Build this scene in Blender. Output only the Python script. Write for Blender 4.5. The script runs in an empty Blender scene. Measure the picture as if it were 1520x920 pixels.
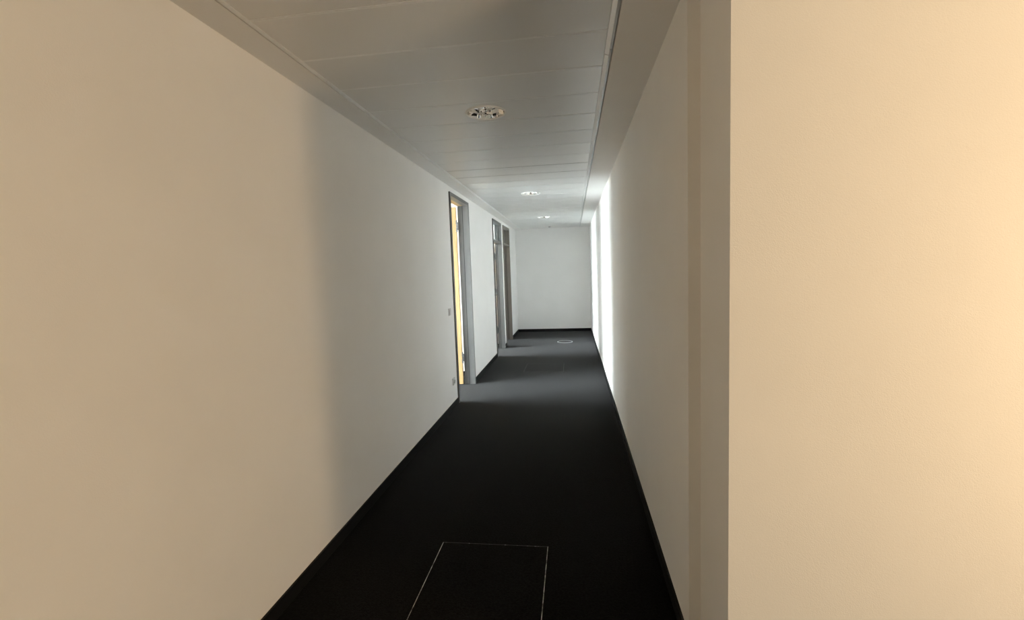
import bpy, bmesh, math, random
from mathutils import Vector, Matrix

S = bpy.context.scene
C = S.collection
random.seed(4)

# ------------------------------------------------------------------ camera
F_PX, YAW, PITCH, ROLL, EYE = 681.3, 0.1335, 0.0857, 0.0359, 1.6
cam_data = bpy.data.cameras.new('camera')
cam_data.sensor_fit = 'HORIZONTAL'
cam_data.sensor_width = 36.0
cam_data.lens = 36.0 * F_PX / 1520.0
cam_data.clip_start = 0.02
cam = bpy.data.objects.new('camera', cam_data)
C.objects.link(cam)
fw = Vector((-math.sin(YAW) * math.cos(PITCH), math.cos(YAW) * math.cos(PITCH), -math.sin(PITCH)))
rt = fw.cross(Vector((0, 0, 1))).normalized()
up = rt.cross(fw)
r2 = rt * math.cos(ROLL) - up * math.sin(ROLL)
u2 = up * math.cos(ROLL) + rt * math.sin(ROLL)
m = Matrix((r2, u2, -fw)).transposed().to_4x4()
m.translation = (0, 0, EYE)
cam.matrix_world = m
S.camera = cam

# ------------------------------------------------------------------ world, lights, exposure
w = bpy.data.worlds.new('overcast_sky')
S.world = w
w.use_nodes = True
bg = w.node_tree.nodes['Background']
bg.inputs['Color'].default_value = (0.94, 0.965, 1.0, 1)
bg.inputs['Strength'].default_value = 66.0
S.view_settings.view_transform = 'Standard'
S.view_settings.look = 'None'
S.view_settings.gamma = 1.0
S.view_settings.use_curve_mapping = False
S.view_settings.exposure = 0.0
S.cycles.max_bounces = 14
S.cycles.diffuse_bounces = 10
S.cycles.glossy_bounces = 6
S.cycles.transparent_max_bounces = 12
S.cycles.use_denoising = True
S.cycles.sample_clamp_indirect = 0.0


def area(name, loc, normal, sx, sy, power, color, portal=False):
    l = bpy.data.lights.new(name, 'AREA')
    l.shape = 'RECTANGLE'
    l.size, l.size_y = sx, sy
    l.energy = power
    l.color = color
    o = bpy.data.objects.new(name, l)
    o.location = loc
    o.rotation_euler = Vector(normal).to_track_quat('-Z', 'Y').to_euler()
    C.objects.link(o)
    if portal:
        l.cycles.is_portal = True
    return o


# warm lamp of the lobby on the right, behind the wall corner
area('warm_lobby_lamp', (2.45, 0.56, 1.45), (-1, 0.12, 0), 0.28, 1.7, 35.0, (1.0, 0.68, 0.37))
# added unseen fill behind the camera to brighten the left wall; no window there
area('lobby_fill', (5.6, -8.85, 1.45), (0, 1, 0), 4.2, 2.1, 250.0, (1.0, 0.88, 0.68))

# ------------------------------------------------------------------ dimensions
DL, DR, H = 1.4334, 0.4416, 2.6269          # left wall, right wall, plaster ceiling
ZM = 2.636                                   # metal ceiling underside
XML, XMR = -1.257, 0.2166                    # metal ceiling edges
YF = 11.7775                                 # end wall
XR = -1.55                                   # room side of the left wall
XOUT = -5.2                                  # outer wall of the rooms
YB = -9.0                                    # back of the lobby
XL2 = 9.0                                    # right side of the lobby
XN, YN, YRET = 0.4878, 1.518, 1.849          # wall corner near the camera
DTOP = 2.559
DOORS = [(5.39, 6.38), (8.36, 9.34), (9.61, 10.55)]
PITCH_P, P0 = 0.3636, 2.1538

# window openings in the outer wall (y0, y1), one per room
WINDOWS = [(3.5, 6.02), (7.1, 8.75), (9.62, 10.5)]
for i, (a, b) in enumerate(WINDOWS):
    area('window_portal', (XOUT - 0.26, (a + b) / 2, 1.42), (1, 0, 0), b - a, 2.3, 1.0, (1, 1, 1), True)


# ------------------------------------------------------------------ helpers
def mat(name, color, rough=0.6, metal=0.0, spec=0.5, noise=0.0, nscale=20.0, bump=0.0, bscale=200.0, sheen=0.0):
    mt = bpy.data.materials.new(name)
    mt.use_nodes = True
    nt = mt.node_tree
    b = nt.nodes['Principled BSDF']
    b.inputs['Roughness'].default_value = rough
    b.inputs['Metallic'].default_value = metal
    b.inputs['Specular IOR Level'].default_value = spec
    tc = nt.nodes.new('ShaderNodeTexCoord')
    n = nt.nodes.new('ShaderNodeTexNoise')
    n.inputs['Scale'].default_value = nscale
    n.inputs['Detail'].default_value = 4
    nt.links.new(tc.outputs['Object'], n.inputs['Vector'])
    r = nt.nodes.new('ShaderNodeValToRGB')
    lo = [max(0, c * (1 - noise)) for c in color]
    hi = [min(1, c * (1 + noise)) for c in color]
    r.color_ramp.elements[0].position = 0.3
    r.color_ramp.elements[1].position = 0.7
    r.color_ramp.elements[0].color = (*lo, 1)
    r.color_ramp.elements[1].color = (*hi, 1)
    nt.links.new(n.outputs['Fac'], r.inputs['Fac'])
    nt.links.new(r.outputs['Color'], b.inputs['Base Color'])
    if bump:
        n2 = nt.nodes.new('ShaderNodeTexNoise')
        n2.inputs['Scale'].default_value = bscale
        n2.inputs['Detail'].default_value = 3
        nt.links.new(tc.outputs['Object'], n2.inputs['Vector'])
        bp = nt.nodes.new('ShaderNodeBump')
        bp.inputs['Strength'].default_value = bump
        bp.inputs['Distance'].default_value = 0.002
        nt.links.new(n2.outputs['Fac'], bp.inputs['Height'])
        nt.links.new(bp.outputs['Normal'], b.inputs['Normal'])
    if sheen:
        b.inputs['Sheen Weight'].default_value = sheen
        b.inputs['Sheen Roughness'].default_value = 0.3
    return mt


M_WALL = mat('white_wall_paint', (0.90, 0.892, 0.875), 0.85, spec=0.25, noise=0.012, nscale=3, bump=0.25, bscale=260)
M_CEIL = mat('white_soffit_paint', (0.88, 0.872, 0.855), 0.85, spec=0.25, noise=0.01, nscale=3, bump=0.1, bscale=260)
M_CARPET = mat('black_carpet', (0.0042, 0.0044, 0.0043), 0.95, spec=0.05, noise=0.7, nscale=80, bump=1.0, bscale=170, sheen=0.14)
M_BASE = mat('black_baseboard', (0.0055, 0.0055, 0.006), 0.6, spec=0.2, noise=0.05)
M_METAL = mat('grey_metal_ceiling', (0.76, 0.76, 0.75), 0.36, metal=0.2, spec=0.6, noise=0.015, nscale=900)
M_TRIM = mat('light_metal_trim', (0.85, 0.855, 0.85), 0.35, metal=0.2, spec=0.6, noise=0.01)
M_TRIM2 = mat('grey_metal_trim', (0.58, 0.585, 0.585), 0.35, metal=0.2, spec=0.6, noise=0.01)
M_DARK = mat('dark_gap', (0.02, 0.02, 0.02), 0.8, noise=0.0)
M_FRAME = mat('grey_door_frame_paint', (0.125, 0.126, 0.123), 0.42, spec=0.5, noise=0.02, nscale=8)
M_FRAME3 = mat('brown_grey_door_frame_paint', (0.17, 0.148, 0.124), 0.42, spec=0.5, noise=0.02, nscale=8)
M_SEAL = mat('black_rubber_seal', (0.03, 0.03, 0.032), 0.7)
M_STEEL = mat('dark_steel_hinge', (0.16, 0.16, 0.165), 0.38, metal=0.8, noise=0.1)
M_CHROME = mat('chrome_reflector', (0.94, 0.94, 0.94), 0.03, metal=1.0, noise=0.0)
M_RIM = mat('white_lamp_rim', (0.9, 0.89, 0.86), 0.4, noise=0.0)
M_TUBE = mat('white_lamp_tube', (0.88, 0.88, 0.86), 0.3, noise=0.0)
M_PLASTIC = mat('pale_grey_plastic', (0.60, 0.595, 0.58), 0.4, noise=0.0)
M_PLASTIC2 = mat('mid_grey_plastic', (0.55, 0.545, 0.53), 0.4, noise=0.0)
M_ALU = mat('window_frame_grey', (0.45, 0.46, 0.47), 0.4, noise=0.02)
M_GROUND = mat('pale_paving', (0.35, 0.36, 0.34), 0.9, noise=0.2, nscale=0.4)


def mat_wood(name, c1, c2):
    mt = mat(name, c1, 0.42, spec=0.4, noise=0.0)
    nt = mt.node_tree
    b = nt.nodes['Principled BSDF']
    tc = next(n for n in nt.nodes if n.type == 'TEX_COORD')
    mp = nt.nodes.new('ShaderNodeMapping')
    mp.inputs['Scale'].default_value = (9, 9, 0.7)
    nz = nt.nodes.new('ShaderNodeTexNoise')
    nz.inputs['Scale'].default_value = 3.0
    nz.inputs['Detail'].default_value = 6
    nz.inputs['Distortion'].default_value = 1.2
    rp = nt.nodes.new('ShaderNodeValToRGB')
    rp.color_ramp.elements[0].position = 0.35
    rp.color_ramp.elements[1].position = 0.68
    rp.color_ramp.elements[0].color = (*c2, 1)
    rp.color_ramp.elements[1].color = (*c1, 1)
    nt.links.new(tc.outputs['Object'], mp.inputs['Vector'])
    nt.links.new(mp.outputs['Vector'], nz.inputs['Vector'])
    nt.links.new(nz.outputs['Fac'], rp.inputs['Fac'])
    nt.links.new(rp.outputs['Color'], b.inputs['Base Color'])
    return mt


M_MAPLE = mat_wood('maple_veneer', (0.44, 0.29, 0.13), (0.385, 0.245, 0.105))
M_BROWN = mat_wood('brown_veneer', (0.28, 0.19, 0.13), (0.20, 0.13, 0.085))


def mat_glass(name, tint):
    mt = bpy.data.materials.new(name)
    mt.use_nodes = True
    nt = mt.node_tree
    nt.nodes.clear()
    out = nt.nodes.new('ShaderNodeOutputMaterial')
    tr = nt.nodes.new('ShaderNodeBsdfTransparent')
    tr.inputs['Color'].default_value = (*tint, 1)
    gl = nt.nodes.new('ShaderNodeBsdfGlossy')
    gl.inputs['Roughness'].default_value = 0.02
    lw = nt.nodes.new('ShaderNodeLayerWeight')
    lw.inputs['Blend'].default_value = 0.5
    pw = nt.nodes.new('ShaderNodeMath')
    pw.operation = 'POWER'
    pw.inputs[1].default_value = 5.0
    fr = nt.nodes.new('ShaderNodeMath')
    fr.operation = 'MULTIPLY_ADD'
    fr.inputs[1].default_value = 0.6
    fr.inputs[2].default_value = 0.04
    nt.links.new(lw.outputs['Facing'], pw.inputs[0])
    nt.links.new(pw.outputs[0], fr.inputs[0])
    mx = nt.nodes.new('ShaderNodeMixShader')
    nt.links.new(fr.outputs[0], mx.inputs[0])
    nt.links.new(tr.outputs[0], mx.inputs[1])
    nt.links.new(gl.outputs[0], mx.inputs[2])
    nt.links.new(mx.outputs[0], out.inputs['Surface'])
    return mt


M_GLASS = mat_glass('clear_glass', (0.94, 0.97, 0.97))


def mat_edge():
    """worn bright joint: light aluminium where it shows, carpet fibre over it elsewhere"""
    mt = mat('worn_joint_edge', (0.5, 0.5, 0.48), 0.5, noise=0.0)
    nt = mt.node_tree
    b = nt.nodes['Principled BSDF']
    n = next(x for x in nt.nodes if x.type == 'TEX_NOISE')
    r = next(x for x in nt.nodes if x.type == 'VALTORGB')
    n.inputs['Scale'].default_value = 14
    n.inputs['Detail'].default_value = 8
    n.inputs['Roughness'].default_value = 0.75
    r.color_ramp.elements[0].position = 0.40
    r.color_ramp.elements[1].position = 0.58
    r.color_ramp.elements[0].color = (0.05, 0.05, 0.048, 1)
    r.color_ramp.elements[1].color = (0.55, 0.54, 0.51, 1)
    return mt


M_EDGE = mat_edge()
M_EDGE2 = M_EDGE.copy()
M_EDGE2.name = 'matted_joint_edge'
_r = next(x for x in M_EDGE2.node_tree.nodes if x.type == 'VALTORGB')
_r.color_ramp.elements[0].position = 0.58
_r.color_ramp.elements[1].position = 0.72
_r.color_ramp.elements[0].color = (0.02, 0.02, 0.02, 1)
_r.color_ramp.elements[1].color = (0.35, 0.35, 0.34, 1)
M_EDGE3 = M_EDGE.copy()
M_EDGE3.name = 'broken_joint_edge'
_r = next(x for x in M_EDGE3.node_tree.nodes if x.type == 'VALTORGB')
_r.color_ramp.elements[0].position = 0.54
_r.color_ramp.elements[1].position = 0.66
_r.color_ramp.elements[0].color = (0.025, 0.025, 0.024, 1)


def box(bm, x0, x1, y0, y1, z0, z1):
    v = [bm.verts.new(p) for p in ((x0, y0, z0), (x1, y0, z0), (x1, y1, z0), (x0, y1, z0),
                                   (x0, y0, z1), (x1, y0, z1), (x1, y1, z1), (x0, y1, z1))]
    for f in ((3, 2, 1, 0), (4, 5, 6, 7), (0, 1, 5, 4), (1, 2, 6, 5), (2, 3, 7, 6), (3, 0, 4, 7)):
        bm.faces.new([v[i] for i in f])


def boxes(*lst):
    bm = bmesh.new()
    for b in lst:
        box(bm, *b)
    return bm


def mesh_of(bm, name, material, bevel=0.0, smooth=False):
    if bevel:
        bmesh.ops.bevel(bm, geom=list(bm.edges), offset=bevel, segments=2, profile=0.6, affect='EDGES')
    me = bpy.data.meshes.new(name)
    bm.to_mesh(me)
    bm.free()
    me.materials.append(material)
    if smooth:
        for p in me.polygons:
            p.use_smooth = True
    return me


def obj(name, bm, material=None, parent=None, bevel=0.0, smooth=False):
    me = bm if isinstance(bm, bpy.types.Mesh) else mesh_of(bm, name, material, bevel, smooth)
    o = bpy.data.objects.new(name, me)
    C.objects.link(o)
    if parent is not None:
        o.parent = parent
    return o


def struct(name, bm, material, label=None, parent=None, bevel=0.0):
    o = obj(name, bm, material, parent, bevel)
    if parent is None:
        o['kind'] = 'structure'
        if label:
            o['label'] = label
    return o


def empty(name, loc, label=None, cat=None, group=None, kind=None):
    o = bpy.data.objects.new(name, None)
    o.empty_display_size = 0.1
    o.location = loc
    C.objects.link(o)
    if label:
        o['label'] = label
    if cat:
        o['category'] = cat
    if group:
        o['group'] = group
    if kind:
        o['kind'] = kind
    return o


def lathe(prof, n=48, close=False):
    """profile of (radius, z) turned about the z axis"""
    bm = bmesh.new()
    rings = []
    for r, z in prof:
        rings.append([bm.verts.new((r * math.cos(2 * math.pi * i / n), r * math.sin(2 * math.pi * i / n), z)) for i in range(n)])
    for a, b in zip(rings, rings[1:]):
        for i in range(n):
            bm.faces.new((a[i], a[(i + 1) % n], b[(i + 1) % n], b[i]))
    if close:
        bm.faces.new(rings[-1])
        bm.faces.new(rings[0][::-1])
    return bm


# ------------------------------------------------------------------ structure: floor, walls, ceiling
struct('floor', boxes((XOUT - 0.1, XL2 + 0.1, YB - 0.1, YF + 0.1, -0.12, 0.0)), M_CARPET,
       'black carpet floor running the length of the corridor')
struct('terrain', boxes((-60, XOUT - 0.3, -40, 60, -9.2, -9.0)), M_GROUND, 'pale paved ground far below the windows')

# left wall with its three door openings (each opening lies 2 cm inside the frame's outer edge)
segs = []
y = YB
for a, b in DOORS:
    segs.append((XR, -DL, y, a + 0.02, 0, H + 0.3))
    segs.append((XR, -DL, a + 0.02, b - 0.02, DTOP - 0.02, H + 0.3))
    y = b - 0.02
segs.append((XR, -DL, y, YF, 0, H + 0.3))
struct('wall_left', boxes(*segs), M_WALL, 'long white corridor wall with the three door openings')
struct('wall_far', boxes((XOUT, XN + 0.5, YF, YF + 0.12, 0, H + 0.3)), M_WALL, 'plain white wall closing the far end of the corridor')
struct('wall_right', boxes((DR, XN + 0.25, YRET, YF, 0, H + 0.3), (XN, XN + 0.25, YN, YRET, 0, H + 0.3)), M_WALL,
       'long plain white corridor wall without doors')
struct('wall_lobby', boxes((XN + 0.25, XL2, YN, YN + 0.2, 0, H + 0.3)), M_WALL, 'white lobby wall beside the corridor mouth in warm light')
struct('wall_lobby_right', boxes((XL2, XL2 + 0.12, YB, YN + 0.2, 0, H + 0.3)), M_WALL)
struct('wall_back', boxes((XR, XL2 + 0.12, YB - 0.12, YB, 0, H + 0.3)), M_WALL)

# outer wall of the three rooms, with the window openings
segs = []
y = 2.6
for a, b in WINDOWS:
    segs.append((XOUT - 0.24, XOUT, y, a, 0, H + 0.3))
    segs.append((XOUT - 0.24, XOUT, a, b, 0, 0.28))
    segs.append((XOUT - 0.24, XOUT, a, b, 2.55, H + 0.3))
    y = b
segs.append((XOUT - 0.24, XOUT, y, YF, 0, H + 0.3))
struct('wall_outer', boxes(*segs), M_WALL)
struct('wall_partition', boxes((XOUT, XR, 2.6, 2.72, 0, H + 0.3), (XOUT, XR, 6.86, 6.96, 0, H + 0.3),
                               (XOUT, XR, 9.45, 9.51, 0, H + 0.3)), M_WALL)

# ceiling: slab above, plaster margins, ceilings of the rooms
YE = YF - 0.02
ceil = struct('ceiling', boxes((XOUT, XL2, YB, YF, H + 0.22, H + 0.3),
                               (-DL, XML - 0.022, YB, YF, H, H + 0.05),
                               (XMR + 0.001, XL2, YB, YN, H, H + 0.05),
                               (XMR + 0.001, XN + 0.1, YN, YF, H, H + 0.05),
                               (XML - 0.022, XMR + 0.001, YB, -1.6, H, H + 0.05),
                               (XML - 0.022, XMR + 0.001, YE, YF, H, H + 0.05),
                               (XOUT, XR, 2.6, YF, H + 0.02, H + 0.1)), M_CEIL,
              'corridor ceiling with white plaster margins and a grey metal panel field')

# metal ceiling panels, each a part of the ceiling
PX0, PX1 = XML - 0.004, XMR - 0.038
GAP = 0.0022


def panel_bm(y0, y1, hole=None):
    bm = bmesh.new()
    bx = [(PX0, y0), (PX1, y0), (PX1, y1), (PX0, y1)]
    e = 0.006                                   # rolled long edges
    zb, zt = ZM, ZM + 0.03
    if hole is None:
        box(bm, PX0, PX1, y0 + e, y1 - e, zb, zt)
        for ya, yb in ((y0, y0 + e), (y1, y1 - e)):
            v = [bm.verts.new(p) for p in ((PX0, ya, zb + e), (PX1, ya, zb + e), (PX1, yb, zb), (PX0, yb, zb))]
            bm.faces.new(v if ya < yb else v[::-1])
            v = [bm.verts.new(p) for p in ((PX0, ya, zb + e), (PX1, ya, zb + e), (PX1, ya, zt), (PX0, ya, zt))]
            bm.faces.new(v)
        return bm
    hx, hy, hr = hole
    n = 48
    inner, outer = [], []
    ya, yb = y0 + e, y1 - e
    for i in range(n):
        t = 2 * math.pi * (i + 0.5) / n
        c, s = math.cos(t), math.sin(t)
        inner.append(bm.verts.new((hx + hr * c, hy + hr * s, zb)))
        k = min(((PX1 - hx) if c > 0 else (hx - PX0)) / max(abs(c), 1e-6), ((yb - hy) if s > 0 else (hy - ya)) / max(abs(s), 1e-6))
        outer.append(bm.verts.new((hx + k * c, hy + k * s, zb)))
    for i in range(n):
        j = (i + 1) % n
        bm.faces.new((inner[i], inner[j], outer[j], outer[i]))
        # corner fill
        a, b = outer[i].co, outer[j].co
        if abs(a.x - b.x) > 1e-5 and abs(a.y - b.y) > 1e-5:
            cx = PX1 if max(a.x, b.x) > PX1 - 1e-5 else PX0
            cy = yb if max(a.y, b.y) > yb - 1e-5 else ya
            bm.faces.new((outer[i], outer[j], bm.verts.new((cx, cy, zb))))
    for q, r in ((y0, ya), (y1, yb)):
        bm.faces.new([bm.verts.new(p) for p in ((PX0, q, zb + e), (PX1, q, zb + e), (PX1, r, zb), (PX0, r, zb))])
        bm.faces.new([bm.verts.new(p) for p in ((PX0, q, zb + e), (PX1, q, zb + e), (PX1, q, zt), (PX0, q, zt))])
    return bm


LX = -0.538
LIGHT_K = {2: None, 11: None, 19: None, 25: None}
LIGHT_Y = []
shared = None
for k in range(-10, 27):
    y0 = P0 + PITCH_P * k + GAP / 2
    y1 = min(y0 + PITCH_P - GAP, YE - 0.002)
    if k in LIGHT_K:
        yc = (y0 + y1) / 2
        LIGHT_Y.append(yc)
        obj('ceiling_panel', panel_bm(y0, y1, (LX, yc, 0.125)), M_METAL, ceil)
    elif k == 26:
        obj('ceiling_panel', panel_bm(y0, y1), M_METAL, ceil)
    else:
        if shared is None:
            shared = mesh_of(panel_bm(0, PITCH_P - GAP), 'ceiling_panel', M_METAL)
        o = obj('ceiling_panel', shared, M_METAL, ceil)
        o.location = (0, y0, 0.0)
        # the panels hang a fraction of a millimetre uneven
        o.rotation_euler = (random.uniform(-0.0012, 0.0012), 0, 0)

# added strips between the panels: lighter lips stand in for rolled-edge highlights, slit between
bm = bmesh.new()
LIP = 0.0062
prof = [(-LIP - 0.0011, 0.002), (-LIP - 0.0011, -0.0012), (-0.0011, -0.0012), (-0.0011, 0.012), (0.0011, 0.012), (0.0011, -0.0012),
        (LIP + 0.0011, -0.0012), (LIP + 0.0011, 0.002)]
va = [bm.verts.new((PX0, p, ZM + q)) for p, q in prof]
vb = [bm.verts.new((PX1, p, ZM + q)) for p, q in prof]
for i in range(len(prof) - 1):
    bm.faces.new((va[i], va[i + 1], vb[i + 1], vb[i]))
strip_me = mesh_of(bm, 'seam_highlight', M_TRIM)
for k in range(-9, 27):
    if k not in (7, 8):
        obj('seam_highlight', strip_me, None, ceil).location = (0, P0 + PITCH_P * k, 0)

def wedge(x0, x1, y0, y1, z0, z1):
    bm = bmesh.new()
    q = [(x0, ZM + 0.02), (x0, z0), (x1, z1), (x1, ZM + 0.02)]
    va = [bm.verts.new((x, y0, z)) for x, z in q]
    vb = [bm.verts.new((x, y1, z)) for x, z in q]
    for i in range(4):
        j = (i + 1) % 4
        bm.faces.new((va[i], va[j], vb[j], vb[i]))
    bm.faces.new(va[::-1])
    bm.faces.new(vb)
    bmesh.ops.recalc_face_normals(bm, faces=bm.faces)
    return bm


# edge profiles of the metal field, in lengths with open butt joints
JT = [-1.6, 2.379, 6.02, 9.655, YE]
for i in range(4):
    a, b = JT[i] + 0.004, JT[i + 1] - 0.004
    obj('trim_rail', wedge(XMR - 0.036, XMR - 0.017, a, b, ZM - 0.001, ZM - 0.011), M_TRIM, ceil)
    a2, b2 = (JT[i] - (0.042 if i else 0)) + 0.004, (JT[i + 1] - (0.042 if i < 3 else 0)) - 0.004
    obj('trim_rail', boxes((XMR - 0.0165, XMR - 0.003, a2, b2, ZM - 0.001, ZM + 0.02)), M_TRIM2, ceil, 0.001)
    obj('trim_rail', wedge(XML - 0.014, XML - 0.003, a, b, ZM - 0.010, ZM - 0.003), M_TRIM, ceil)
obj('trim_rail', boxes((XMR - 0.036, XMR - 0.003, JT[0], YE, ZM + 0.022, ZM + 0.026)), M_DARK, ceil)

# baseboards
BH, BT = 0.072, 0.012
b = []
y = YB
for a, c in DOORS:
    b.append((-DL, -DL + BT, y, a - 0.001, 0, BH))
    y = c + 0.001
b.append((-DL, -DL + BT, y, YF, 0, BH))
struct('baseboard_left', boxes(*b), M_BASE, 'black baseboard along the left wall with the doors', bevel=0.0015)
struct('baseboard_right', boxes((DR - BT, DR, YRET - BT, YF, 0, BH), (DR, XN, YRET - BT, YRET, 0, BH), (XN - BT, XN, YN - BT, YRET - BT, 0, BH)), M_BASE,
       'black baseboard along the plain right wall')
struct('baseboard_far', boxes((-DL + BT, DR - BT, YF - BT, YF, 0, BH)), M_BASE, 'black baseboard under the far end wall')
struct('baseboard_lobby', boxes((XN, XL2, YN - BT, YN, 0, BH)), M_BASE)
b = []
for yy, s in ((6.86, -1), (6.96, 1), (9.45, -1), (9.51, 1), (YF, -1)):
    b.append((XOUT, XR, min(yy, yy + s * BT), max(yy, yy + s * BT), 0, BH))
struct('baseboard_room', boxes(*b), M_BASE)

# windows of the rooms behind the doors
for i, (a, bb) in enumerate(WINDOWS):
    win = empty('window_%d' % (i + 1), (XOUT - 0.12, (a + bb) / 2, 0.28), kind='structure')
    hw = (bb - a) / 2
    z1 = 2.27
    t = 0.045
    fr = obj('window_frame', boxes((-0.03, 0.03, -hw, -hw + t, 0, z1), (-0.03, 0.03, hw - t, hw, 0, z1),
                                   (-0.03, 0.03, -hw + t, hw - t, 0, t), (-0.03, 0.03, -hw + t, hw - t, z1 - t, z1)), M_ALU, win)
    obj('pane', boxes((-0.004, 0.004, -hw + t, hw - t, t, z1 - t)), M_GLASS, win)
    obj('sill', boxes((0.03, 0.16, -hw, hw, -0.02, 0.0)), M_TRIM, win)

# ------------------------------------------------------------------ doors
FW, PR = 0.042, 0.017                           # frame face width, how far it stands proud
XREB = -DL - 0.062                              # where the rebate starts


def door(idx, y0, y1, label, leaf_mat, frame_mat, transom, leaf_angle, leaf_label):
    d = empty('door_%d' % idx, (-DL, (y0 + y1) / 2, 0), label, kind='structure')
    ox, oy = -DL, (y0 + y1) / 2
    back = 0.003 if transom else 0.022            # how far the frame reaches into the room

    def L(x0, x1, ya, yb, z0, z1):
        return (x0 - ox, x1 - ox, ya - oy, yb - oy, z0, z1)
    for nm, s in (('jamb', 0), ('jamb', 1)):
        if s == 0:
            f = lambda p, q: (y0 + p, y0 + q)
        else:
            f = lambda p, q: (y1 - q, y1 - p)
        j = obj(nm, boxes(L(-DL, -DL + PR, *f(0, FW), 0, DTOP), L(XREB, -DL, *f(0.02, FW), 0, DTOP - 0.02),
                          L(XR - back, XREB, *f(0.02, FW - 0.016), 0, DTOP - 0.02)), frame_mat, d)
        obj('seal', boxes(L(XREB - 0.010, XREB - 0.001, *f(FW - 0.016, FW - 0.006), 0, DTOP - FW)), M_SEAL, j)
    obj('header', boxes(L(-DL, -DL + PR, y0 + FW, y1 - FW, DTOP - FW, DTOP), L(XREB, -DL, y0 + FW, y1 - FW, DTOP - FW, DTOP - 0.02),
                        L(XR - back, XREB, y0 + FW - 0.016, y1 - FW + 0.016, DTOP - FW + 0.016, DTOP - 0.02)), frame_mat, d)
    top = DTOP - FW - 0.014
    if transom:
        zb0, zb1 = transom
        obj('transom_bar', boxes(L(XREB - 0.02, -DL + 0.006, y0 + FW, y1 - FW, zb0, zb1)), frame_mat, d, 0.002)
        g = obj('transom_pane', boxes(L(XREB - 0.014, XREB - 0.006, y0 + FW - 0.008, y1 - FW + 0.008, zb1 - 0.005, DTOP - FW + 0.01)), M_GLASS, d)
        obj('glazing_bead', boxes(L(XREB - 0.002, XREB + 0.012, y0 + FW, y1 - FW, zb1, zb1 + 0.012),
                                  L(XREB - 0.002, XREB + 0.012, y1 - FW - 0.012, y1 - FW, zb1 + 0.012, DTOP - FW),
                                  L(XREB - 0.002, XREB + 0.012, y0 + FW, y0 + FW + 0.012, zb1 + 0.012, DTOP - FW)), frame_mat, g)
        top = zb0 + 0.012
    else:
        obj('head_lining', boxes(L(XR - back, XREB + 0.012, y0 + FW - 0.014, y1 - FW + 0.004, DTOP - FW + 0.001, DTOP - FW + 0.014)), leaf_mat, d)
    # leaf, standing open into the room, hinged on the far jamb
    wdt = (y1 - y0) - 2 * FW + 0.02
    lf = obj('door_leaf', boxes((-wdt, 0, -0.042, 0, 0.012, top)), leaf_mat, d, 0.0015)
    lf.location = ((-1.566 if transom else -1.584) - ox, y1 - FW - 0.006 - oy, 0)
    lf.rotation_euler = (0, 0, leaf_angle)
    if leaf_label:
        lf['label'] = leaf_label
    for z in (0.39, (top + 0.2) / 2, top - 0.255) if transom else (0.39, top - 0.262):
        h = obj('hinge', boxes((-0.004, 0.012, -0.044, -0.018, z - 0.08, z - 0.022), (-0.002, 0.024, -0.036, -0.012, z - 0.02, z + 0.02),
                               (-0.004, 0.012, -0.044, -0.018, z + 0.022, z + 0.08), (0.006, 0.030, -0.026, -0.006, z - 0.055, z + 0.055)),
                M_STEEL, lf, 0.002)
    # lever handle with round rose near the free edge
    hb = boxes((-wdt + 0.06, -wdt + 0.18, -0.102, -0.084, 1.04, 1.06), (-wdt + 0.06, -wdt + 0.078, -0.09, -0.042, 1.04, 1.06),
               (-wdt + 0.045, -wdt + 0.095, -0.05, -0.042, 1.025, 1.075), (-wdt + 0.06, -wdt + 0.18, 0.042, 0.06, 1.04, 1.06),
               (-wdt + 0.06, -wdt + 0.078, 0.0, 0.05, 1.04, 1.06), (-wdt + 0.045, -wdt + 0.095, 0.0, 0.008, 1.025, 1.075))
    obj('handle', hb, M_STEEL, lf, 0.003)
    return d


door(1, *DOORS[0], 'nearest doorway in the left wall, grey frame with a maple door standing open', M_MAPLE, M_FRAME, None, 0.0, 'pale maple door leaf')
door(2, *DOORS[1], 'middle doorway in the left wall, grey frame with a glass transom', M_MAPLE, M_FRAME, (2.14, 2.19), 0.0, None)
door(3, *DOORS[2], 'farthest doorway in the left wall, brown grey frame with a glass transom', M_BROWN, M_FRAME3, (2.14, 2.19), 0.0, None)

# ------------------------------------------------------------------ downlights
R = 0.135
rim_me = mesh_of(lathe([(0.1225, 0.008), (0.1228, -0.0055), (0.125, -0.008), (0.128, -0.0075), (0.132, -0.004), (R, 0.0)]), 'rim', M_RIM, smooth=True)


def reflector_mesh():
    n = 14                                     # facetted chrome dish
    prof = [(0.123, 0.0), (0.119, 0.028), (0.108, 0.056), (0.084, 0.078), (0.046, 0.088)]
    bm = lathe(prof, n)
    return mesh_of(bm, 'reflector', M_CHROME)


ref_me = reflector_mesh()
ring_me = mesh_of(lathe([(0.040, 0.086), (0.040, 0.006), (0.042, 0.003), (0.044, 0.006), (0.044, 0.086)], 40), 'baffle_ring', M_CHROME, smooth=True)
cap_me = mesh_of(lathe([(0.0001, 0.084), (0.042, 0.086)], 32), 'lamp_base', M_PLASTIC2)


def fin():
    bm = bmesh.new()
    t = 0.0012
    vs = []
    for (x, z) in ((0.044, 0.022), (0.112, 0.022), (0.1, 0.045), (0.044, 0.045)):
        for q in (-t, t):
            vs.append(bm.verts.new((x, q, z)))
    bm.faces.new((vs[0], vs[2], vs[4], vs[6]))
    bm.faces.new((vs[7], vs[5], vs[3], vs[1]))
    for i in range(4):
        j = (i + 1) % 4
        bm.faces.new((vs[2 * i], vs[2 * i + 1], vs[2 * j + 1], vs[2 * j]))
    return bm


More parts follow.
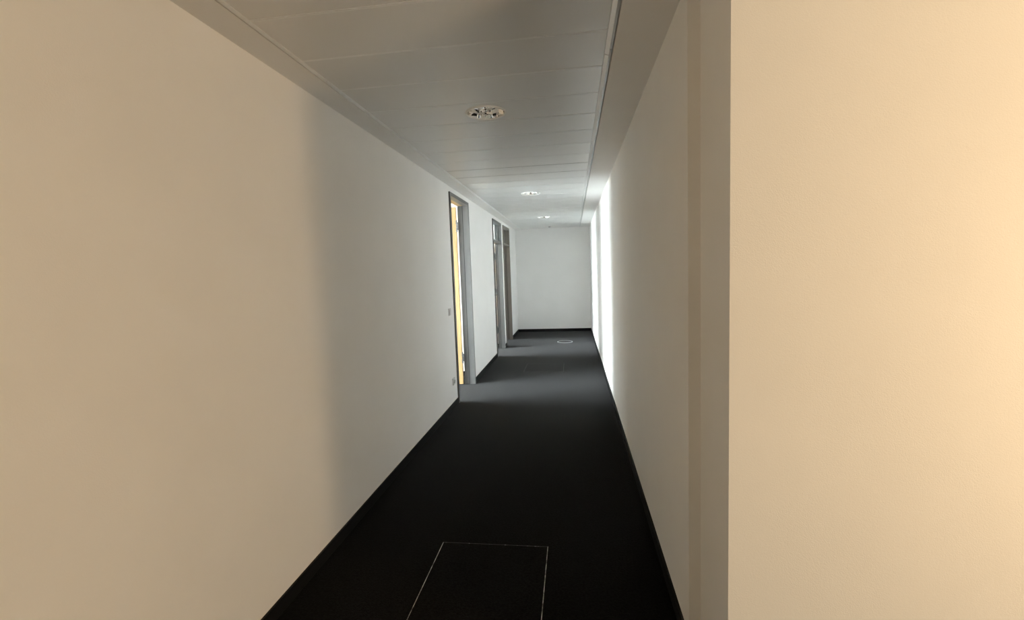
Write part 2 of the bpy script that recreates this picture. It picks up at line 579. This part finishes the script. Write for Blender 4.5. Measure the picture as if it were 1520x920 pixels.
def tube():
    bm = bmesh.new()
    bmesh.ops.create_cone(bm, cap_ends=True, segments=16, radius1=0.009, radius2=0.009, depth=0.055)
    bmesh.ops.translate(bm, verts=bm.verts, vec=(0, 0, 0.054))
    return bm


fin_me = mesh_of(fin(), 'baffle_fin', M_CHROME)
tube_me = mesh_of(tube(), 'lamp_tube', M_TUBE, smooth=True)
LBL = ['nearest and largest round chrome recessed downlight in the metal ceiling',
       'second round chrome recessed downlight, level with the nearest doorway',
       'third round chrome recessed downlight, level with the two far doorways',
       'smallest, farthest round chrome recessed downlight close to the far end wall']
for yc, lb in zip(LIGHT_Y, LBL):
    d = empty('recessed_downlight', (LX, yc, ZM), lb, 'downlight', 'round downlights along the metal ceiling')
    obj('rim', rim_me, None, d)
    obj('reflector', ref_me, None, d)
    obj('baffle_ring', ring_me, None, d)
    for k in range(2):
        obj('baffle_fin', fin_me, None, d).rotation_euler = (0, 0, math.radians(12 + 180 * k))
    obj('lamp_base', cap_me, None, d)
    for q in (-1, 1):
        o = obj('lamp_tube', tube_me, None, d)
        o.location = (q * 0.013, 0, 0)

# ------------------------------------------------------------------ wall switch and socket beside door 1
sw = empty('light_switch', (-DL, 5.186, 1.145), 'small pale grey light switch at hand height beside the nearest doorway', 'switch')
obj('plate', boxes((0, 0.009, -0.041, 0.041, -0.041, 0.041)), M_PLASTIC, sw, 0.002)
obj('rocker', boxes((0.009, 0.0135, -0.029, 0.029, -0.029, 0.029)), M_PLASTIC, sw, 0.0015)
so = empty('power_socket', (-DL, 5.222, 0.314), 'small pale grey power socket low on the wall beside the nearest doorway', 'socket')
obj('plate', boxes((0, 0.010, -0.041, 0.041, -0.041, 0.041)), M_PLASTIC, so, 0.002)
bm = lathe([(0.0215, 0.0), (0.0215, 0.006), (0.0195, 0.006), (0.0195, -0.002), (0.0001, -0.002)], 28)
bmesh.ops.rotate(bm, verts=bm.verts, cent=(0, 0, 0), matrix=Matrix.Rotation(math.pi / 2, 3, 'Y'))
bmesh.ops.translate(bm, verts=bm.verts, vec=(0.0125, 0, 0))
obj('outlet_cup', bm, M_PLASTIC2, so)

# ------------------------------------------------------------------ floor hatches and round floor outlet
EW = 0.0036


def hatch(y0, y1, label, side_m, cross_m):
    x0, x1 = -0.803, -0.178
    d = empty('floor_hatch', ((x0 + x1) / 2, (y0 + y1) / 2, 0), label, 'floor hatch', 'carpeted access hatches in the corridor floor')
    hx, hy = (x1 - x0) / 2, (y1 - y0) / 2
    obj('carpet_lid', boxes((-hx + EW, hx - EW, -hy + EW, hy - EW, 0.0, 0.0022)), M_CARPET, d)
    for s in (-1, 1):
        obj('edge_strip', boxes((min(s * hx, s * (hx - EW)), max(s * hx, s * (hx - EW)), -hy, hy, 0.0, 0.0026)), side_m, d)
        obj('edge_strip', boxes((-hx + EW, hx - EW, min(s * hy, s * (hy - EW)), max(s * hy, s * (hy - EW)), 0.0, 0.0026)), cross_m, d)


hatch(1.905, 2.527, 'square carpeted floor hatch with bright worn edges, nearest on the black carpet', M_EDGE, M_EDGE3)
hatch(7.08, 7.71, 'faintly outlined square carpeted floor hatch farther down the corridor', M_EDGE2, M_EDGE2)
fo = empty('floor_outlet', (-0.20, 10.05, 0), 'round metal ringed floor outlet in the carpet near the far doorways', 'floor outlet')
obj('ring', lathe([(0.168, 0.0), (0.166, 0.005), (0.160, 0.006), (0.155, 0.001)], 48), M_TRIM2, fo, smooth=True)
obj('lid', lathe([(0.155, 0.0), (0.154, 0.0035), (0.0001, 0.004)], 48), M_CARPET, fo)
